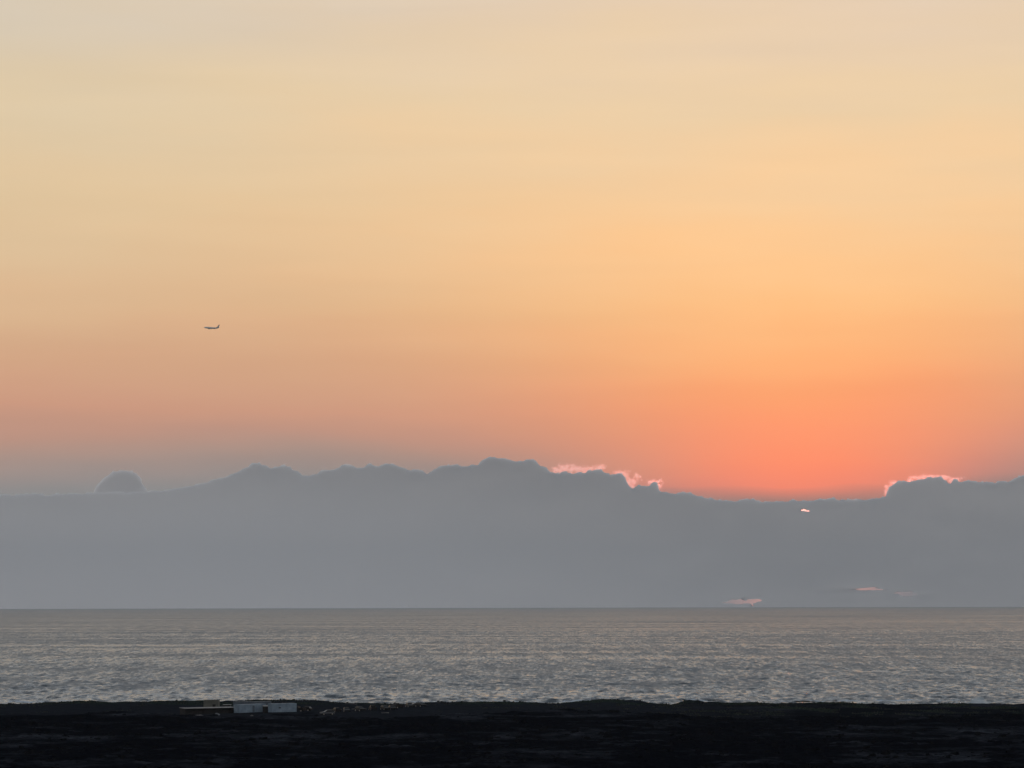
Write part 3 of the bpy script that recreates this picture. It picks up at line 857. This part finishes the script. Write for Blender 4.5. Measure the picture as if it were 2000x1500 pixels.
box_shed('roofed_store', 'small low dark store with pale roof between tan shed and containers', 436, 450, 1376.4, 1382, 1100, 2.2, M['dark_wall'], M['pale_roof'], door=False)

# ------------------------------------------------------------------ vehicles
def car_parts(name, paint, kind='hatch'):
    root = empty(name, (0, 0, 0))
    W = 0.88
    if kind == 'pickup':
        low = [(-2.5, .45), (2.35, .45), (2.5, .62), (2.48, .98), (1.2, 1.08), (-2.5, 1.08)]
        cab = [(-.55, 1.08), (-.45, 1.72), (.55, 1.75), (1.25, 1.08)]
        ax = (-1.55, 1.6)
    else:
        low = [(-2.1, .42), (2.1, .42), (2.22, .60), (2.15, .88), (1.0, 1.0), (-2.05, 1.02), (-2.2, .7)]
        cab = [(-1.95, 1.02), (-1.5, 1.50), (.1, 1.53), (1.0, 1.0)]
        ax = (-1.35, 1.38)
    b = MB(); b.prism(low, -W, W); b.build('body', paint, root)
    c = MB()
    ring0 = [(-W * .97, y, z) for y, z in cab]
    ring1 = [(W * .97, y, z) for y, z in cab]
    for v in (1, 2):
        ring0[v] = (-W * .80, ring0[v][1], ring0[v][2]); ring1[v] = (W * .80, ring1[v][1], ring1[v][2])
    c.loft([ring0, ring1])
    cb = c.build('cabin', M['glass'], root)
    y0, y1 = cab[1][0], cab[2][0]
    MB().box(-W * .81, W * .81, y0 - .04, y1 + .05, cab[1][1] - .02, cab[1][1] + .06, .02).build('roof', paint, cb)
    if kind == 'pickup':
        for x in (-W, W - .06): MB().box(x, x + .06, -2.5, -.62, 1.082, 1.26).build('bed_side', paint, root)
        MB().box(-W + .062, W - .062, -2.5, -2.44, 1.082, 1.26).build('tailgate', paint, root)
    for sx in (-1, 1):
        for y in ax:
            w = MB().cyl((sx * (W - .06), y, .34), (1, 0, 0), .34, .22, 20).build('wheel', M['rubber'], root)
            MB().cyl((sx * (W + .045), y, .34), (1, 0, 0), .19, .03, 14).build('rim', M['engine'], w)
        f = low[2][0]
        MB().box(sx * .62 - .16, sx * .62 + .16, f - .06, f + .02, .68, .84).build('headlight', M['glass'], root)
        r = low[0][0]
        MB().box(sx * .70 - .10, sx * .70 + .10, r - .10, r + .02, .74, .92).build('tail_light', M['lens'], root)
    return root
PROTO = {}
def vehicle(kind, paint, px, py, Y, yaw, label, group='vehicles parked in the shore yard'):
    key = (kind, paint)
    if key not in PROTO:
        o = car_parts('pickup_truck' if kind == 'pickup' else 'parked_car', M[paint], kind); PROTO[key] = o
    else:
        o = copy_tree(PROTO[key])
    x = at(px, py, Y).x
    o.location = (x, Y, gz(x, Y) - 0.02); o.rotation_euler = (0, 0, yaw)
    tag(o, label, 'truck' if kind == 'pickup' else 'car', group)
    return o
vehicle('pickup', 'car_dark', 582, 1383, 1092, R(65), 'dark pickup truck parked against the right-hand pale container')
vehicle('hatch', 'car_dark', 596, 1383, 1098, R(70), 'dark car at the end of the yard right of the containers')
vehicle('hatch', 'car_pale', 639, 1395, 1060, R(112), 'pale car at the near left end of the vehicle row')
ROW = [(657, 1391, 1082, 20), (677, 1391, 1086, 8), (703, 1389, 1094, 30), (728, 1387, 1103, 12), (752, 1386, 1108, 25),
       (766, 1386, 1110, 15), (775, 1382, 1128, 40), (800, 1380, 1140, 18), (821, 1380, 1146, 35)]
NTH = ['first', 'second', 'third', 'fourth', 'fifth', 'sixth', 'seventh', 'eighth', 'ninth']
for i, (px, py, Y, a) in enumerate(ROW):
    kind = 'pickup' if i in (3, 6) else 'hatch'
    paint = 'car_grey' if i in (1, 7) else 'car_dark'
    vehicle(kind, paint, px, py, Y, R(180 + a if i % 3 else a),
            f"{'grey' if paint == 'car_grey' else 'dark'} {'pickup truck' if kind == 'pickup' else 'car'}, {NTH[i]} right of the pale car in the row")

# low pale concrete kerbs
def kerb(px0, px1, Y, label, h=0.45):
    x0, x1 = gx(px0, Y), gx(px1, Y)
    z = max(gz(x0, Y), gz(x1, Y), gz((x0 + x1) / 2, Y))
    root = empty('kerb', (x0, Y, z - .25))
    n = max(2, int((x1 - x0) / 1.5)); st = (x1 - x0) / n
    rs = random.Random(int(px0))
    for k in range(n):
        b = MB().prism([(-.18, 0), (.18, 0), (.12, h + rs.uniform(-.04, .05)), (-.12, h)], k * st, (k + 1) * st - .05)
        b.build('block', M['concrete'], root)
    tag(root, label, 'kerb', 'low pale kerbs in the shore yard')
kerb(655, 667, 1112, 'short pale kerb behind the left end of the vehicle row')
kerb(687, 716, 1118, 'long pale kerb behind the middle of the vehicle row')
kerb(674, 698, 1172, 'pale kerb near the shore rim above the vehicle row')
kerb(806, 840, 1176, 'pale kerb at the right end of the vehicle row near the shore')
kerb(745, 760, 1078, 'pale kerb in front of the vehicle row')

# pale heaps in front of the long shed
def heap(name, label, px, py, Y, w, d, h, mat, cat, seed):
    x = gx(px, Y)
    bm = bmesh.new()
    bmesh.ops.create_icosphere(bm, subdivisions=3, radius=1)
    rs = np.array([v.co for v in bm.verts])
    n = fbm(rs[:, 0] * 1.6 + seed, rs[:, 1] * 1.6, rs[:, 2] * 1.6, 3)
    for v, k in zip(bm.verts, n):
        s = 1 + 0.28 * k
        v.co = Vector((v.co.x * w / 2 * s, v.co.y * d / 2 * s, max(-.15, v.co.z * h * s)))
    me = bpy.data.meshes.new(name); bm.to_mesh(me); bm.free()
    for p in me.polygons: p.use_smooth = True
    o = link(name, me, mat); o.location = (x, Y, gz(x, Y) - 0.05)
    return tag(o, label, cat)
heap('covered_pile', 'pale tarpaulin covered pile in front of the long low shed', 424.5, 1389, 1060, 1.7, 1.2, 0.7, M['tarp'], 'pile', 1.0)
heap('rubble_pile', 'low heap of pale rubble in front of the long shed', 389, 1392.5, 1052, 2.4, 1.4, 0.35, M['concrete'], 'rubble', 4.0)
heap('pale_boulder', 'pale boulder in front of the left-hand pale container', 492, 1394, 1050, 1.1, .9, 0.4, M['concrete'], 'boulder', 7.0)

# ------------------------------------------------------------------ plants and rocks
def shrub_mesh(seed, n=240):
    rs = np.random.RandomState(seed)
    bm = bmesh.new()
    lobes = [(rs.uniform(-.5, .5), rs.uniform(-.5, .5), rs.uniform(.35, .75), rs.uniform(.3, .5)) for _ in range(6)]
    for i in range(n):
        lx, ly, lz, lr = lobes[i % 6]
        v = rs.normal(size=3); v /= np.linalg.norm(v)
        c = Vector((lx, ly, lz)) + Vector(v) * lr * rs.uniform(.5, 1.05)
        if c.z < 0.02: c.z = 0.02
        s = rs.uniform(.07, .15)
        m = Matrix.Rotation(rs.uniform(0, 6.28), 3, 'Z') @ Matrix.Rotation(rs.uniform(-1.2, 1.2), 3, 'X')
        pts = [Vector((-s, -s * .5, 0)), Vector((s, -s * .5, 0)), Vector((s * .4, s, s * .3)), Vector((-s * .4, s, -s * .2))]
        bm.faces.new([bm.verts.new(c + m @ p) for p in pts])
    me = bpy.data.meshes.new('crown'); bm.to_mesh(me); bm.free()
    me.materials.append(M['leaf'])
    return me
def stem_mesh():
    bm = bmesh.new()
    for k in range(4):
        a = k * 1.7
        mt = Matrix.Translation((0.12 * math.cos(a), 0.12 * math.sin(a), .25)) @ Matrix.Rotation(.5, 4, Vector((math.sin(a), -math.cos(a), 0)))
        bmesh.ops.create_cone(bm, cap_ends=True, segments=6, radius1=.05, radius2=.02, depth=.6, matrix=mt)
    me = bpy.data.meshes.new('stem'); bm.to_mesh(me); bm.free()
    me.materials.append(M['dark_wall'])
    return me
CROWNS = [shrub_mesh(s) for s in (1, 2, 3, 4)]
STEM = stem_mesh()
def shrub(px, Y, s, label, group, k, sz=1.0):
    x = gx(px, Y)
    root = empty('shrub', (x, Y, gz(x, Y) - 0.06), k * 1.3)
    root.scale = (s, s, s * sz)
    c = bpy.data.objects.new('crown', CROWNS[k % 4]); COL.objects.link(c); c.parent = root
    t = bpy.data.objects.new('stem', STEM); COL.objects.link(t); t.parent = root
    tag(root, label, 'shrub', group)
for i, px in enumerate((384, 393, 402, 407, 414, 424)):
    shrub(px, 1095 + (i % 2), 0.75 + .12 * (i % 3), 'low dark bush in the short row in front of the tan shed', 'bushes in front of the tan shed', i)
rs = random.Random(21)
RIM = [20, 62, 120, 176, 233, 300, 345, 480, 505, 548, 574, 612, 641, 752, 771, 856, 905, 985, 1048, 1090, 1172, 1232, 1346, 1362, 1372, 1402,
       1465, 1478, 1492, 1543, 1574, 1596, 1601, 1642, 1690, 1714, 1744, 1806, 1817, 1828, 1888, 1940, 1956, 1978]
for i, px in enumerate(RIM):
    x = gx(px, Y_COAST)
    Y = float(coast_y(np.array([x]))[0]) - rs.uniform(1.5, 5)
    shrub(px, Y, rs.uniform(.35, .8), 'tiny dark shrub on the shore rim against the sea', 'shrubs along the shore rim', i, rs.uniform(.6, 1.0))

def build_scrub():
    """ground-hugging grass and scrub, uncountable"""
    rs = np.random.RandomState(5)
    n = 26000
    x = rs.uniform(-260, 290, n); y = rs.uniform(1040, 1242, n)
    d = fbm(x / 12.0, y / 30.0, x * 0 + 31.0, 3)
    keep = ((d > 0.1) & (x > 35)) | ((y > 1185) & (d > -0.15)) | ((d > 0.45) & (y > 1050))
    yard = (x > gx(350, 1090)) & (x < gx(850, 1090)) & (y < 1165) & (y > 1040)
    keep &= ~yard
    keep &= y < coast_y(x) - 0.5
    x, y = x[keep], y[keep]
    z = ground(x, y)
    m = len(x)
    h = rs.uniform(.12, .42, m); w = rs.uniform(.12, .35, m); a = rs.uniform(0, math.pi, m)
    dx, dy = np.cos(a) * w, np.sin(a) * w
    lx, ly = rs.normal(0, .12, m), rs.normal(0, .12, m)
    P = np.stack([np.stack([x - dx, y - dy, z - .05], -1), np.stack([x + dx, y + dy, z - .05], -1),
                  np.stack([x + dx * .5 + lx, y + dy * .5 + ly, z + h], -1), np.stack([x - dx * .6 + lx, y - dy * .6 + ly, z + h * .8], -1)], 1)
    me = bpy.data.meshes.new('scrub_grass')
    fill_mesh(me, P.reshape(-1, 3).astype(np.float32), np.arange(m * 4, dtype=np.int32).reshape(-1, 4))
    o = link('scrub_grass', me, M['grass']); o['kind'] = 'stuff'; o['label'] = 'dry olive grass and low scrub along the shore strip'
build_scrub()
def build_rubble():
    rs = np.random.RandomState(8)
    n = 9000
    x = rs.uniform(-230, 240, n); y = rs.uniform(640, 1035, n)
    c = fbm(x / 20.0, y / 30.0, x * 0 + 41.0, 3)
    k = (c > -0.1) | (rs.rand(n) < .2)
    x, y = x[k], y[k]; z = ground(x, y); m = len(x)
    base = np.array([(-1,-1,-.6),(1,-1,-.6),(1,1,-.6),(-1,1,-.6),(-.6,-.7,.6),(.7,-.6,.5),(.6,.7,.7),(-.7,.6,.45)])
    s = rs.lognormal(-1.1, .5, m); s = np.clip(s, .1, 1.1)
    V = base[None] * (1 + rs.normal(0, .22, (m, 8, 3))) * s[:, None, None] * np.array([1, 1, .7])
    a = rs.uniform(0, 6.28, m); ca, sa = np.cos(a)[:, None], np.sin(a)[:, None]
    V = np.stack([V[..., 0] * ca - V[..., 1] * sa, V[..., 0] * sa + V[..., 1] * ca, V[..., 2]], -1)
    V += np.stack([x, y, z + s * .1], -1)[:, None]
    f = np.array([(0,3,2,1),(4,5,6,7),(0,1,5,4),(1,2,6,5),(2,3,7,6),(3,0,4,7)])
    q = (f[None] + (np.arange(m) * 8)[:, None, None]).reshape(-1, 4).astype(np.int32)
    me = bpy.data.meshes.new('lava_rubble'); fill_mesh(me, V.reshape(-1, 3).astype(np.float32), q)
    me.polygons.foreach_set('use_smooth', np.zeros(len(q), dtype=bool))
    o = link('lava_rubble', me, M['rock']); o['kind'] = 'stuff'; o['label'] = 'loose black lava rubble strewn over the foreground flow'
build_rubble()

# ------------------------------------------------------------------ the airliner
def airliner():
    Y = 7660.0
    p = at(413, 640.5, Y)
    root = empty('airliner', p, 0)
    # nose towards -x; length 36
    def ring(x, r, zc, n=20, ry=None):
        return [(x, (ry or r) * math.cos(2 * math.pi * i / n), zc + r * math.sin(2 * math.pi * i / n)) for i in range(n)]
    MB().loft([ring(-18, .15, -.35), ring(-17.4, .75, -.28), ring(-16.3, 1.25, -.15), ring(-14.5, 1.75, 0), ring(-12.5, 1.95, 0), ring(8, 1.95, 0),
               ring(12, 1.6, .35), ring(15, 1.05, .8), ring(17.4, .5, 1.15), ring(18.2, .2, 1.25)]).build('fuselage', M['fuselage'], root, True)
    def wing(pts, name, mat):
        b = MB(); rings = []
        for (x0, x1, y, z, t) in pts:
            rings.append([(x0, y, z), (x0 + (x1 - x0) * .3, y, z + t), (x1, y, z + t * .1), (x0 + (x1 - x0) * .3, y, z - t * .6)])
        b.loft(rings); return b.build(name, mat, root)
    for s in (-1, 1):
        w = wing([(-5.5, 2.2, s * 1.2, -1.2, .55), (-1.6, 2.9, s * 6.0, -.75, .32), (4.0, 5.7, s * 17.0, .35, .12)], 'wing', M['fuselage'])
        MB().prism([(s * 17.0, .3), (s * 17.25, .4), (s * 17.45, 2.4), (s * 17.3, 2.4)], 4.6, 5.9).build('winglet', M['fin_paint'], w)
        wing([(13.6, 17.0, s * .5, 1.2, .25), (16.6, 18.2, s * 6.3, 1.7, .1)], 'tailplane', M['fuselage'])
        e = MB()
        def er(x, r): return [(x, s * 5.2 + r * math.cos(2 * math.pi * i / 16), -2.0 + r * math.sin(2 * math.pi * i / 16)) for i in range(16)]
        e.loft([er(-6.0, .85), er(-5.4, 1.05), er(-3.6, 1.02), er(-1.8, .72), er(-1.0, .45)])
        en = e.build('engine', M['engine'], root, True)
        MB().prism([(s * 5.1, -1.1), (s * 5.3, -1.1), (s * 5.3, -.6), (s * 5.1, -.6)], -3.6, -.6).build('pylon', M['fuselage'], en)
    MB().loft([[(10.6, -.22, 1.4), (17.6, -.22, 1.4), (17.6, .22, 1.4), (10.6, .22, 1.4)], [(13.2, -.2, 2.6), (17.9, -.2, 2.6), (17.9, .2, 2.6), (13.2, .2, 2.6)],
               [(17.6, -.06, 8.6), (19.6, -.06, 8.6), (19.6, .06, 8.6), (17.6, .06, 8.6)]]).build('tail_fin', M['fin_paint'], root)
    wn = MB()
    for s in (-1, 1):
        for k in range(30): wn.box(-12 + k * .78, -11.75 + k * .78, s * 1.93 - .03, s * 1.93 + .03, .45, .8)
    wn.build('cabin_windows', M['glass'], root)['kind'] = 'stuff'
    MB().box(-16.6, -16.1, -.75, .75, .62, .95).build('windscreen', M['glass'], root)
    root.rotation_euler = (R(3), R(1.5), R(28))
    tag(root, 'small twin engine airliner flying left across the evening sky', 'airplane')
airliner()
